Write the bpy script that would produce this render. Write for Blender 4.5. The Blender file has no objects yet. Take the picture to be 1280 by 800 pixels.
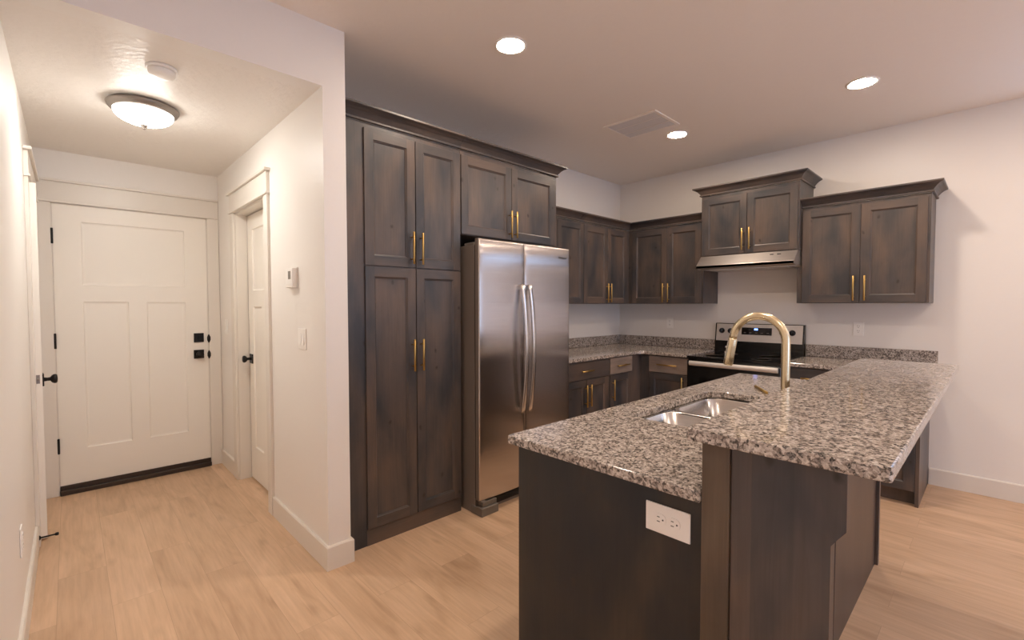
import bpy, bmesh, math, random
from mathutils import Vector, Matrix
PI = math.pi
SC = bpy.context.scene
COL = SC.collection
random.seed(7)

# ------------------------------------------------------------------ camera
cam_data = bpy.data.cameras.new('camera')
cam = bpy.data.objects.new('camera', cam_data)
COL.objects.link(cam)
cam_data.sensor_width = 36.0
cam_data.lens = 579.36 / 1280.0 * 36.0
cam_data.clip_start = 0.02
CAM_YAW, CAM_PITCH, CAM_ROLL = 0.7626, -0.0322, -0.0012
_F = Vector((math.sin(CAM_YAW) * math.cos(CAM_PITCH), math.cos(CAM_YAW) * math.cos(CAM_PITCH), math.sin(CAM_PITCH)))
_R = Vector((math.cos(CAM_YAW), -math.sin(CAM_YAW), 0))
_U = _R.cross(_F)
_R2 = _R * math.cos(CAM_ROLL) + _U * math.sin(CAM_ROLL)
_U2 = -_R * math.sin(CAM_ROLL) + _U * math.cos(CAM_ROLL)
cam.matrix_world = Matrix(((_R2.x, _U2.x, -_F.x, 0), (_R2.y, _U2.y, -_F.y, 0), (_R2.z, _U2.z, -_F.z, 1.3657), (0, 0, 0, 1)))
SC.camera = cam

# ------------------------------------------------------------------ exposure, sky, light levels
SC.view_settings.view_transform = 'Standard'
SC.view_settings.look = 'None'
SC.view_settings.gamma = 1.0
SC.view_settings.use_curve_mapping = False
SC.view_settings.exposure = 0.31
CAN_STRENGTH = 204.0          # recessed lights in the kitchen
CAN_COLOUR = (1.0, 0.815, 0.655)
HALL_STRENGTH = 64.0          # flush dome in the hallway
HALL_COLOUR = (1.0, 0.965, 0.89)
SKY_STRENGTH = 3.4
SKY_COLOUR = (0.48, 0.66, 1.0)

SC.cycles.max_bounces = 16
SC.cycles.diffuse_bounces = 12
world = bpy.data.worlds.new('evening_sky')
SC.world = world
world.use_nodes = True
_bg = world.node_tree.nodes['Background']
_bg.inputs[0].default_value = (*SKY_COLOUR, 1)
_bg.inputs[1].default_value = SKY_STRENGTH

# ------------------------------------------------------------------ materials
M = {}

def new_mat(name):
    m = bpy.data.materials.new(name)
    m.use_nodes = True
    nt = m.node_tree
    b = nt.nodes['Principled BSDF']
    M[name] = m
    return m, nt, b

def plain(name, col, rough=0.5, metal=0.0, spec=0.5, bump=None, coat=0.0):
    m, nt, b = new_mat(name)
    b.inputs['Base Color'].default_value = (*col, 1)
    b.inputs['Roughness'].default_value = rough
    b.inputs['Metallic'].default_value = metal
    b.inputs['Specular IOR Level'].default_value = spec
    if coat:
        b.inputs['Coat Weight'].default_value = coat
        b.inputs['Coat Roughness'].default_value = 0.1
    tc = nt.nodes.new('ShaderNodeTexCoord')
    n = nt.nodes.new('ShaderNodeTexNoise')
    nt.links.new(tc.outputs['Object'], n.inputs['Vector'])
    n.inputs['Scale'].default_value = bump[0] if bump else 60
    n.inputs['Detail'].default_value = bump[2] if bump and len(bump) > 2 else 3
    bp = nt.nodes.new('ShaderNodeBump')
    bp.inputs['Strength'].default_value = bump[1] if bump else 0.015
    bp.inputs['Distance'].default_value = 0.01
    nt.links.new(n.outputs['Fac'], bp.inputs['Height'])
    nt.links.new(bp.outputs['Normal'], b.inputs['Normal'])
    return m

def emit(name, col, strength):
    m, nt, b = new_mat(name)
    b.inputs['Base Color'].default_value = (0.8, 0.8, 0.8, 1)
    b.inputs['Emission Color'].default_value = (*col, 1)
    b.inputs['Emission Strength'].default_value = strength
    return m

def N(nt, t, **kw):
    n = nt.nodes.new(t)
    for k, v in kw.items():
        setattr(n, k, v)
    return n

def math_node(nt, op, a, b=None, c=None):
    n = N(nt, 'ShaderNodeMath', operation=op)
    for i, v in enumerate((a, b, c)):
        if v is None:
            continue
        if isinstance(v, (int, float)):
            n.inputs[i].default_value = v
        else:
            nt.links.new(v, n.inputs[i])
    return n.outputs[0]

def ramp(nt, fac, stops, interp='LINEAR'):
    r = N(nt, 'ShaderNodeValToRGB')
    r.color_ramp.interpolation = interp
    el = r.color_ramp.elements
    while len(el) > 1:
        el.remove(el[-1])
    el[0].position = stops[0][0]
    el[0].color = (*stops[0][1], 1)
    for p, c in stops[1:]:
        e = el.new(p)
        e.color = (*c, 1)
    nt.links.new(fac, r.inputs[0])
    return r.outputs[0]

def mix(nt, fac, a, b, blend='MIX'):
    n = N(nt, 'ShaderNodeMix', data_type='RGBA', blend_type=blend)
    if isinstance(fac, (int, float)):
        n.inputs[0].default_value = fac
    else:
        nt.links.new(fac, n.inputs[0])
    for sock, v in ((n.inputs[6], a), (n.inputs[7], b)):
        if isinstance(v, tuple):
            sock.default_value = (*v, 1)
        else:
            nt.links.new(v, sock)
    return n.outputs[2]

def wood(name, axis='z', boards=False, cols=None, rough=0.36, knots=True):
    """stained knotty alder; grain runs along the object's own axis"""
    m, nt, b = new_mat(name)
    cols = cols or [(0.040, 0.041, 0.047), (0.078, 0.065, 0.061), (0.122, 0.088, 0.071)]
    tc = N(nt, 'ShaderNodeTexCoord')
    oi = N(nt, 'ShaderNodeObjectInfo')
    off = N(nt, 'ShaderNodeVectorMath', operation='ADD')
    sc = math_node(nt, 'MULTIPLY', oi.outputs['Random'], 37.0)
    nt.links.new(tc.outputs['Object'], off.inputs[0])
    cmb = N(nt, 'ShaderNodeCombineXYZ')
    for i in range(3):
        nt.links.new(sc, cmb.inputs[i])
    nt.links.new(cmb.outputs[0], off.inputs[1])
    vec = off.outputs[0]
    sep = N(nt, 'ShaderNodeSeparateXYZ')
    nt.links.new(vec, sep.inputs[0])
    x, y, z = sep.outputs
    across = math_node(nt, 'ADD', x, y) if axis == 'z' else (math_node(nt, 'ADD', z, y) if axis == 'x' else math_node(nt, 'ADD', z, x))
    along = {'z': z, 'x': x, 'y': y}[axis]

    def stretched(a, l):
        mp = N(nt, 'ShaderNodeMapping')
        s = {'z': (a, a, l), 'x': (l, a, a), 'y': (a, l, a)}[axis]
        mp.inputs['Scale'].default_value = s
        nt.links.new(vec, mp.inputs[0])
        return mp.outputs[0]
    n1 = N(nt, 'ShaderNodeTexNoise')
    n1.inputs['Scale'].default_value = 1.0
    n1.inputs['Detail'].default_value = 4
    n1.inputs['Distortion'].default_value = 0.3
    nt.links.new(stretched(5.2, 2.0), n1.inputs['Vector'])
    fac = n1.outputs['Fac']
    if boards:
        bd = math_node(nt, 'FLOOR', math_node(nt, 'DIVIDE', across, 0.085))
        wn = N(nt, 'ShaderNodeTexWhiteNoise', noise_dimensions='1D')
        nt.links.new(bd, wn.inputs['W'])
        fac = math_node(nt, 'ADD', fac, math_node(nt, 'MULTIPLY_ADD', wn.outputs['Value'], 0.17, -0.085))
    col = ramp(nt, fac, [(0.34, cols[0]), (0.5, cols[1]), (0.66, cols[2])])
    n2 = N(nt, 'ShaderNodeTexNoise')
    n2.inputs['Scale'].default_value = 1.0
    n2.inputs['Detail'].default_value = 5
    n2.inputs['Distortion'].default_value = 1.2
    nt.links.new(stretched(70.0, 3.0), n2.inputs['Vector'])
    g = ramp(nt, n2.outputs['Fac'], [(0.3, (0.89, 0.89, 0.89)), (0.7, (1.09, 1.09, 1.09))])
    col = mix(nt, 1.0, col, g, 'MULTIPLY')
    if knots:
        kc = N(nt, 'ShaderNodeCombineXYZ')
        nt.links.new(math_node(nt, 'MULTIPLY', across, 6.4), kc.inputs[0])
        nt.links.new(math_node(nt, 'MULTIPLY', along, 4.2), kc.inputs[1])
        v = N(nt, 'ShaderNodeTexVoronoi', voronoi_dimensions='2D')
        v.inputs['Scale'].default_value = 1.0
        nt.links.new(kc.outputs[0], v.inputs['Vector'])
        nd = N(nt, 'ShaderNodeTexNoise')
        nd.inputs['Scale'].default_value = 40
        nt.links.new(vec, nd.inputs['Vector'])
        dist = math_node(nt, 'ADD', v.outputs['Distance'], math_node(nt, 'MULTIPLY_ADD', nd.outputs['Fac'], 0.12, -0.06))
        sepc = N(nt, 'ShaderNodeSeparateColor')
        nt.links.new(v.outputs['Color'], sepc.inputs[0])
        on = math_node(nt, 'GREATER_THAN', sepc.outputs[0], 0.58)
        kf = N(nt, 'ShaderNodeMapRange')
        kf.inputs['From Min'].default_value = 0.02
        kf.inputs['From Max'].default_value = 0.075
        kf.inputs['To Min'].default_value = 0.85
        kf.inputs['To Max'].default_value = 0.0
        nt.links.new(dist, kf.inputs['Value'])
        kfac = math_node(nt, 'MULTIPLY', kf.outputs[0], on)
        col = mix(nt, kfac, col, (0.028, 0.02, 0.017))
    nt.links.new(col, b.inputs['Base Color'])
    b.inputs['Roughness'].default_value = rough
    b.inputs['Specular IOR Level'].default_value = 0.5
    bp = N(nt, 'ShaderNodeBump')
    bp.inputs['Strength'].default_value = 0.06
    bp.inputs['Distance'].default_value = 0.004
    nt.links.new(n2.outputs['Fac'], bp.inputs['Height'])
    nt.links.new(bp.outputs['Normal'], b.inputs['Normal'])
    return m

wood('wood_v', 'z')
wood('wood_h', 'x')
wood('wood_y', 'y')
wood('wood_panel', 'z', boards=True)
wood('wood_pale', 'x', cols=[(0.16, 0.132, 0.12), (0.26, 0.205, 0.175), (0.33, 0.265, 0.225)])
wood('wood_brown', 'z', cols=[(0.066, 0.050, 0.038), (0.105, 0.075, 0.052), (0.135, 0.097, 0.065)])
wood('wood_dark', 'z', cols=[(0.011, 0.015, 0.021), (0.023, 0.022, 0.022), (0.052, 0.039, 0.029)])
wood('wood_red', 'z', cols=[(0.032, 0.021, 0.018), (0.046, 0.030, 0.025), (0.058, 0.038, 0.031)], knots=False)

def granite():
    m, nt, b = new_mat('granite')
    tc = N(nt, 'ShaderNodeTexCoord')
    nz = N(nt, 'ShaderNodeTexNoise')
    nz.inputs['Scale'].default_value = 90
    nz.inputs['Detail'].default_value = 2
    nt.links.new(tc.outputs['Object'], nz.inputs['Vector'])
    sub = N(nt, 'ShaderNodeVectorMath', operation='MULTIPLY_ADD')
    sub.inputs[1].default_value = (0.009, 0.009, 0.009)
    nt.links.new(nz.outputs['Color'], sub.inputs[0])
    nt.links.new(tc.outputs['Object'], sub.inputs[2])

    def cells(scale):
        v = N(nt, 'ShaderNodeTexVoronoi')
        v.inputs['Scale'].default_value = scale
        nt.links.new(sub.outputs[0], v.inputs['Vector'])
        s = N(nt, 'ShaderNodeSeparateColor')
        nt.links.new(v.outputs['Color'], s.inputs[0])
        return s.outputs[0]
    big, small = cells(150.0), cells(330.0)
    cl = N(nt, 'ShaderNodeTexNoise')
    cl.inputs['Scale'].default_value = 48
    cl.inputs['Detail'].default_value = 3
    nt.links.new(tc.outputs['Object'], cl.inputs['Vector'])
    clv = math_node(nt, 'MULTIPLY_ADD', cl.outputs['Fac'], 1.4, -0.72)
    v1 = math_node(nt, 'ADD', big, clv)
    c1 = ramp(nt, v1, [(0.0, (0.022, 0.020, 0.019)), (0.17, (0.13, 0.105, 0.092)), (0.32, (0.29, 0.243, 0.214)),
                       (0.50, (0.44, 0.385, 0.345)), (0.74, (0.57, 0.51, 0.462)), (0.93, (0.70, 0.645, 0.595))], 'CONSTANT')
    c2 = ramp(nt, small, [(0.0, (0.05, 0.045, 0.042)), (0.18, (0.24, 0.20, 0.175)), (0.45, (0.46, 0.40, 0.36)), (0.75, (0.66, 0.60, 0.55))], 'CONSTANT')
    col = mix(nt, 0.30, c1, c2)
    nt.links.new(col, b.inputs['Base Color'])
    b.inputs['Roughness'].default_value = 0.10
    b.inputs['Specular IOR Level'].default_value = 0.5
    return m
granite()

def steel(name, col=(0.62, 0.58, 0.55), rough=0.3, aniso=0.75, tangent=(1, 0, 0), rot=0.0):
    m, nt, b = new_mat(name)
    b.inputs['Metallic'].default_value = 1.0
    b.inputs['Anisotropic'].default_value = aniso
    b.inputs['Anisotropic Rotation'].default_value = rot
    tv = N(nt, 'ShaderNodeCombineXYZ')
    for i in range(3):
        tv.inputs[i].default_value = tangent[i]
    nt.links.new(tv.outputs[0], b.inputs['Tangent'])
    tc = N(nt, 'ShaderNodeTexCoord')
    mp = N(nt, 'ShaderNodeMapping')
    mp.inputs['Scale'].default_value = (3, 3, 400)
    nt.links.new(tc.outputs['Object'], mp.inputs[0])
    n = N(nt, 'ShaderNodeTexNoise')
    n.inputs['Scale'].default_value = 1.0
    nt.links.new(mp.outputs[0], n.inputs['Vector'])
    c = ramp(nt, n.outputs['Fac'], [(0.3, tuple(v * 0.94 for v in col)), (0.7, tuple(min(1, v * 1.05) for v in col))])
    nt.links.new(c, b.inputs['Base Color'])
    b.inputs['Roughness'].default_value = rough
    return m
steel('fridge_steel', (0.57, 0.525, 0.50), 0.24, 1.0, (1, 0, 0))
steel('satin_steel', (0.70, 0.66, 0.63), 0.46, 0.2, (1, 0, 0))
M['satin_steel'].node_tree.nodes['Principled BSDF'].inputs['Metallic'].default_value = 0.55
steel('hood_steel', (0.74, 0.70, 0.67), 0.34, 0.5, (1, 0, 0))
steel('handle_steel', (0.72, 0.70, 0.69), 0.22, 0.3, (0, 0, 1))
steel('sink_steel', (0.60, 0.57, 0.54), 0.24, 0.5, (1, 0, 0))

def planks():
    m, nt, b = new_mat('oak_planks')
    tc = N(nt, 'ShaderNodeTexCoord')
    mp = N(nt, 'ShaderNodeMapping')
    mp.inputs['Rotation'].default_value = (0, 0, PI / 2)
    mp.inputs['Location'].default_value = (0.31, 0.07, 0)
    nt.links.new(tc.outputs['Object'], mp.inputs[0])
    br = N(nt, 'ShaderNodeTexBrick')
    br.offset = 0.37
    br.inputs['Color1'].default_value = (0, 0, 0, 1)
    br.inputs['Color2'].default_value = (1, 1, 1, 1)
    br.inputs['Mortar'].default_value = (0.5, 0.5, 0.5, 1)
    br.inputs['Scale'].default_value = 1.0
    br.inputs['Mortar Size'].default_value = 0.0009
    br.inputs['Mortar Smooth'].default_value = 0.2
    br.inputs['Brick Width'].default_value = 1.22
    br.inputs['Row Height'].default_value = 0.181
    nt.links.new(mp.outputs[0], br.inputs['Vector'])
    sepb = N(nt, 'ShaderNodeSeparateColor')
    nt.links.new(br.outputs['Color'], sepb.inputs[0])
    rnd = sepb.outputs[0]
    # the grain shifts from plank to plank
    off = N(nt, 'ShaderNodeVectorMath', operation='ADD')
    cm = N(nt, 'ShaderNodeCombineXYZ')
    nt.links.new(math_node(nt, 'MULTIPLY', rnd, 9.0), cm.inputs[0])
    nt.links.new(math_node(nt, 'MULTIPLY', rnd, 17.0), cm.inputs[1])
    nt.links.new(tc.outputs['Object'], off.inputs[0])
    nt.links.new(cm.outputs[0], off.inputs[1])

    def grain(sx, sy, detail, dist):
        g = N(nt, 'ShaderNodeMapping')
        g.inputs['Scale'].default_value = (sx, sy, 1)
        nt.links.new(off.outputs[0], g.inputs[0])
        n = N(nt, 'ShaderNodeTexNoise')
        n.inputs['Scale'].default_value = 1.0
        n.inputs['Detail'].default_value = detail
        n.inputs['Distortion'].default_value = dist * 0.6
        nt.links.new(g.outputs[0], n.inputs['Vector'])
        return n.outputs['Fac']
    g1 = grain(6.5, 1.3, 4, 2.4)
    g2 = grain(60.0, 3.5, 4, 0.6)
    col = ramp(nt, g1, [(0.26, (0.49, 0.325, 0.205)), (0.48, (0.595, 0.408, 0.268)), (0.74, (0.65, 0.455, 0.31))])
    f2 = ramp(nt, g2, [(0.3, (0.90, 0.89, 0.88)), (0.65, (1.04, 1.04, 1.04))])
    col = mix(nt, 1.0, col, f2, 'MULTIPLY')
    kv = N(nt, 'ShaderNodeTexVoronoi', voronoi_dimensions='2D')
    kv.inputs['Scale'].default_value = 1.0
    km = N(nt, 'ShaderNodeMapping')
    km.inputs['Scale'].default_value = (5.5, 2.2, 1)
    nt.links.new(off.outputs[0], km.inputs[0])
    nt.links.new(km.outputs[0], kv.inputs['Vector'])
    kr = N(nt, 'ShaderNodeMapRange')
    kr.inputs['From Min'].default_value = 0.0
    kr.inputs['From Max'].default_value = 0.15
    kr.inputs['To Min'].default_value = 0.30
    kr.inputs['To Max'].default_value = 0.0
    nt.links.new(math_node(nt, 'ADD', kv.outputs['Distance'], math_node(nt, 'MULTIPLY_ADD', g2, 0.12, -0.06)), kr.inputs['Value'])
    ks = N(nt, 'ShaderNodeSeparateColor')
    nt.links.new(kv.outputs['Color'], ks.inputs[0])
    col = mix(nt, math_node(nt, 'MULTIPLY', kr.outputs[0], math_node(nt, 'GREATER_THAN', ks.outputs[0], 0.5)), col, (0.27, 0.165, 0.095))
    tone = ramp(nt, rnd, [(0.0, (0.93, 0.92, 0.91)), (1.0, (1.05, 1.05, 1.05))])
    col = mix(nt, 1.0, col, tone, 'MULTIPLY')
    col = mix(nt, math_node(nt, 'MULTIPLY', br.outputs['Fac'], 0.4), col, (0.25, 0.155, 0.09))
    nt.links.new(col, b.inputs['Base Color'])
    b.inputs['Roughness'].default_value = 0.42
    b.inputs['Specular IOR Level'].default_value = 0.4
    bp = N(nt, 'ShaderNodeBump')
    bp.inputs['Strength'].default_value = 0.05
    bp.inputs['Distance'].default_value = 0.003
    nt.links.new(g2, bp.inputs['Height'])
    nt.links.new(bp.outputs['Normal'], b.inputs['Normal'])
    return m
planks()

plain('wall_paint', (0.82, 0.79, 0.755), 0.42, bump=(55, 0.05, 4))
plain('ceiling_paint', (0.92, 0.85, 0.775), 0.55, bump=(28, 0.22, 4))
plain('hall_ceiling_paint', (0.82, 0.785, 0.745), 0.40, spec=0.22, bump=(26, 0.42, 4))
plain('trim_paint', (0.745, 0.70, 0.64), 0.35)
plain('door_paint', (0.84, 0.80, 0.735), 0.38)
plain('white_plastic', (0.88, 0.86, 0.83), 0.35)
plain('grille_paint', (0.66, 0.63, 0.61), 0.5)
plain('slot_black', (0.02, 0.02, 0.02), 0.5)
plain('grey_screen', (0.20, 0.19, 0.18), 0.25)
plain('black_metal', (0.018, 0.016, 0.015), 0.38, 0.6)
plain('bronze_sill', (0.055, 0.038, 0.028), 0.45, 0.5)
plain('pewter', (0.27, 0.235, 0.21), 0.42, 0.75)
plain('brass', (0.56, 0.37, 0.13), 0.33, 1.0)
plain('champagne', (0.76, 0.65, 0.44), 0.27, 1.0)
plain('bright_metal', (0.75, 0.73, 0.70), 0.15, 1.0)
plain('fridge_case', (0.19, 0.158, 0.135), 0.48, bump=(300, 0.08, 2))
plain('dark_gasket', (0.02, 0.018, 0.017), 0.6)
plain('foot_plastic', (0.16, 0.14, 0.12), 0.5)
plain('black_enamel', (0.008, 0.008, 0.008), 0.16)
plain('black_glass', (0.005, 0.005, 0.006), 0.05)
plain('logo_ink', (0.05, 0.05, 0.06), 0.4)
plain('dark_void', (0.02, 0.018, 0.016), 0.8)
emit('can_lens', CAN_COLOUR, CAN_STRENGTH)
emit('dome_glass', HALL_COLOUR, HALL_STRENGTH)
_nt = M['dome_glass'].node_tree
_ge = N(_nt, 'ShaderNodeNewGeometry')
_sp = N(_nt, 'ShaderNodeSeparateXYZ')
_nt.links.new(_ge.outputs['Normal'], _sp.inputs[0])
_dn = math_node(_nt, 'MAXIMUM', math_node(_nt, 'MULTIPLY', _sp.outputs[2], -1.0), 0.0)
_nt.links.new(math_node(_nt, 'MULTIPLY_ADD', math_node(_nt, 'POWER', _dn, 1.6), HALL_STRENGTH, HALL_STRENGTH * 0.10), _nt.nodes['Principled BSDF'].inputs['Emission Strength'])
emit('clock_blue', (0.12, 0.28, 1.0), 3.0)

def pane_glass():
    m, nt, b = new_mat('pane_glass')
    out = nt.nodes['Material Output']
    tr = N(nt, 'ShaderNodeBsdfTransparent')
    gl = N(nt, 'ShaderNodeBsdfGlossy')
    gl.inputs['Roughness'].default_value = 0.02
    mx = N(nt, 'ShaderNodeMixShader')
    mx.inputs[0].default_value = 0.07
    nt.links.new(tr.outputs[0], mx.inputs[1])
    nt.links.new(gl.outputs[0], mx.inputs[2])
    nt.links.new(mx.outputs[0], out.inputs['Surface'])
pane_glass()

# ------------------------------------------------------------------ helpers
def tag(o, label=None, cat=None, group=None, kind=None):
    for k, v in (('label', label), ('category', cat), ('group', group), ('kind', kind)):
        if v:
            o[k] = v
    return o

def thing(name, label, cat, loc=(0, 0, 0), rz=0.0, group=None):
    o = bpy.data.objects.new(name, None)
    o.empty_display_size = 0.1
    COL.objects.link(o)
    o.location = loc
    o.rotation_euler = (0, 0, rz)
    return tag(o, label, cat, group)

class MB:
    """collects shapes into one mesh"""
    def __init__(self):
        self.bm = bmesh.new()

    def box(self, x0, x1, y0, y1, z0, z1, mat=0, bevel=0.0, seg=1):
        vs = [self.bm.verts.new((x, y, z)) for x in (x0, x1) for y in (y0, y1) for z in (z0, z1)]
        idx = [(0, 1, 3, 2), (4, 6, 7, 5), (0, 4, 5, 1), (2, 3, 7, 6), (0, 2, 6, 4), (1, 5, 7, 3)]
        fs = [self.bm.faces.new([vs[i] for i in f]) for f in idx]
        for f in fs:
            f.material_index = mat
        if bevel:
            es = list({e for f in fs for e in f.edges})
            r = bmesh.ops.bevel(self.bm, geom=es, offset=bevel, segments=seg, affect='EDGES', profile=0.5)
            for f in r['faces']:
                f.material_index = mat
        return self

    def quad(self, pts, mat=0, smooth=False):
        f = self.bm.faces.new([self.bm.verts.new(p) for p in pts])
        f.material_index = mat
        f.smooth = smooth
        return self

    def prism(self, poly, axis, a0, a1, mat=0, bevel=0.0):
        """poly: 2D points; axis x -> (y,z), y -> (x,z), z -> (x,y)"""
        def p3(p, a):
            return {'x': (a, p[0], p[1]), 'y': (p[0], a, p[1]), 'z': (p[0], p[1], a)}[axis]
        A = [self.bm.verts.new(p3(p, a0)) for p in poly]
        B = [self.bm.verts.new(p3(p, a1)) for p in poly]
        fs = [self.bm.faces.new(A[::-1]), self.bm.faces.new(B)]
        n = len(poly)
        for i in range(n):
            fs.append(self.bm.faces.new((A[i], A[(i + 1) % n], B[(i + 1) % n], B[i])))
        for f in fs:
            f.material_index = mat
        if bevel:
            es = list({e for f in fs for e in f.edges})
            r = bmesh.ops.bevel(self.bm, geom=es, offset=bevel, segments=2, affect='EDGES', profile=0.5)
            for f in r['faces']:
                f.material_index = mat
        return self

    def lathe(self, prof, centre, axis='z', seg=32, mat=0, smooth=True, squash=None):
        """prof: (radius, height) pairs along axis, from the centre"""
        rings = []
        cx, cy, cz = centre
        for r, h in prof:
            ring = []
            if r < 1e-6:
                pts = [(0.0, 0.0)]
            else:
                pts = [(r * math.cos(2 * PI * k / seg), r * math.sin(2 * PI * k / seg)) for k in range(seg)]
            for u, v in pts:
                p = {'z': (cx + u, cy + v, cz + h), 'x': (cx + h, cy + u, cz + v), 'y': (cx + v, cy + h, cz + u)}[axis]
                ring.append(self.bm.verts.new(p))
            rings.append(ring)
        for a, b in zip(rings, rings[1:]):
            for k in range(seg):
                k2 = (k + 1) % seg
                if len(a) == 1 and len(b) == 1:
                    continue
                if len(a) == 1:
                    f = self.bm.faces.new((a[0], b[k2], b[k]))
                elif len(b) == 1:
                    f = self.bm.faces.new((a[k], a[k2], b[0]))
                else:
                    f = self.bm.faces.new((a[k], a[k2], b[k2], b[k]))
                f.smooth = smooth
                f.material_index = mat
        for ring, rev in ((rings[0], True), (rings[-1], False)):
            if len(ring) > 1:
                f = self.bm.faces.new(ring[::-1] if rev else ring)
                f.material_index = mat
        return self

    def tube(self, path, radii, seg=16, mat=0, flat=None):
        path = [Vector(p) for p in path]
        if isinstance(radii, (int, float)):
            radii = [radii] * len(path)
        rings = []
        ref = Vector((1, 0, 0.001))
        for i, p in enumerate(path):
            t = (path[min(i + 1, len(path) - 1)] - path[max(i - 1, 0)]).normalized()
            s = (ref - t * ref.dot(t))
            if s.length < 0.1:
                ref = Vector((0, 1, 0))
                s = (ref - t * ref.dot(t))
            s.normalize()
            w = t.cross(s)
            ring = []
            for k in range(seg):
                a = 2 * PI * k / seg
                u, v = math.cos(a), math.sin(a)
                if flat:
                    q = 0.45
                    u = math.copysign(abs(u) ** q, u) * flat[0]
                    v = math.copysign(abs(v) ** q, v) * flat[1]
                ring.append(self.bm.verts.new(p + (s * u + w * v) * radii[i]))
            rings.append(ring)
        for a, b in zip(rings, rings[1:]):
            for k in range(seg):
                f = self.bm.faces.new((a[k], a[(k + 1) % seg], b[(k + 1) % seg], b[k]))
                f.smooth = True
                f.material_index = mat
        for ring in (rings[0][::-1], rings[-1]):
            f = self.bm.faces.new(ring)
            f.material_index = mat
        return self

    def sweep(self, prof, path, normals, mat=0, zbase=0.0):
        """closed profile (outward, up) carried along a plan path; normals are outward mitre vectors"""
        rings = []
        for (px, py), (nx, ny) in zip(path, normals):
            rings.append([self.bm.verts.new((px + nx * d, py + ny * d, zbase + h)) for d, h in prof])
        n = len(prof)
        for a, b in zip(rings, rings[1:]):
            for k in range(n):
                f = self.bm.faces.new((a[k], a[(k + 1) % n], b[(k + 1) % n], b[k]))
                f.material_index = mat
        for ring in (rings[0][::-1], rings[-1]):
            f = self.bm.faces.new(ring)
            f.material_index = mat
        return self

    def build(self, name, mats, parent=None, loc=None):
        bmesh.ops.recalc_face_normals(self.bm, faces=self.bm.faces[:])
        me = bpy.data.meshes.new(name)
        self.bm.to_mesh(me)
        self.bm.free()
        for m in (mats if isinstance(mats, (list, tuple)) else [mats]):
            me.materials.append(M[m])
        o = bpy.data.objects.new(name, me)
        COL.objects.link(o)
        if parent:
            o.parent = parent
        if loc:
            o.location = loc
        return o

def struct(name, mb, mats):
    return tag(mb.build(name, mats), kind='structure')

# ------------------------------------------------------------------ the room
XL, XR, XR2, XS = -0.165, 0.9403, 1.0576, 4.7136
YH, YW, YD, YB = 2.3539, 3.0889, 4.6264, -3.6
ZC, ZH = 2.77, 2.462
T = 0.12

struct('floor', MB().box(XL - T, XS + T, YB - T, YD + 0.2, -0.06, 0.0), 'oak_planks')
struct('ceiling', MB().box(XL - T, XS + T, YB - T, YW + T, ZC, ZC + 0.1), 'ceiling_paint')
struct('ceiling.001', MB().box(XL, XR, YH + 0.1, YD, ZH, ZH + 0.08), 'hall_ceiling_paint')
struct('wall_header', MB().box(XL, XR2, YH, YH + 0.1, ZH, ZC), 'wall_paint')
# left wall with the door opening near the far end of the hallway
DL0, DL1, DZ = 3.80, 4.55, 2.082
w = MB()
w.box(XL - T, XL, YB - T, DL0, 0, ZC).box(XL - T, XL, DL1, YD + 0.12, 0, ZC).box(XL - T, XL, DL0, DL1, DZ, ZC)
w.box(XL - T - 0.02, XL - T, DL0 - 0.1, DL1 + 0.1, 0, DZ + 0.1)  # unseen backing, added to keep sky light out of the opening
struct('wall_left', w, 'wall_paint')
# hallway's right-hand wall with its door opening
SD0, SD1 = 3.295, 4.077
w = MB()
w.box(XR, XR2, YH, SD0, 0, ZH).box(XR, XR2, SD1, YD, 0, ZH).box(XR, XR2, SD0, SD1, 2.075, ZH)
w.box(XR, XR2, YH + 0.1, YD, ZH, ZC)
w.box(XR2, XR2 + 0.02, SD0 - 0.05, SD1 + 0.05, 0, 2.12)  # added out of view behind the door, stops sky light leaking through its gap
struct('wall_hallway', w, 'wall_paint')
w = MB()
w.box(XL, -0.085, YD, YD + 0.12, 0, ZC).box(0.858, XR2, YD, YD + 0.12, 0, ZC).box(-0.085, 0.858, YD, YD + 0.12, 2.095, ZC)
w.box(-0.2, 1.0, YD + 0.12, YD + 0.14, 0, 2.2)  # unseen sheet behind the entry door, closes off outside light
struct('wall_entry', w, 'wall_paint')
struct('wall_far', MB().box(XR2, XS, YW, YW + T, 0, ZC), 'wall_paint')
# stove wall; past the kitchen it has a high window
WY0, WY1, WZ0, WZ1 = -2.7, -0.22, 1.98, 2.56
w = MB()
w.box(XS, XS + T, WY1, YW + T, 0, ZC).box(XS, XS + T, YB - T, WY0, 0, ZC)
w.box(XS, XS + T, WY0, WY1, 0, WZ0).box(XS, XS + T, WY0, WY1, WZ1, ZC)
struct('wall_right', w, 'wall_paint')
# wall behind the camera with a wide glazed patio door
PX0, PX1, PZ1 = 0.9, 3.3, 2.08
w = MB()
w.box(XL, PX0, YB - T, YB, 0, ZC).box(PX1, XS, YB - T, YB, 0, ZC).box(PX0, PX1, YB - T, YB, PZ1, ZC)
struct('wall_rear', w, 'wall_paint')

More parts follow.
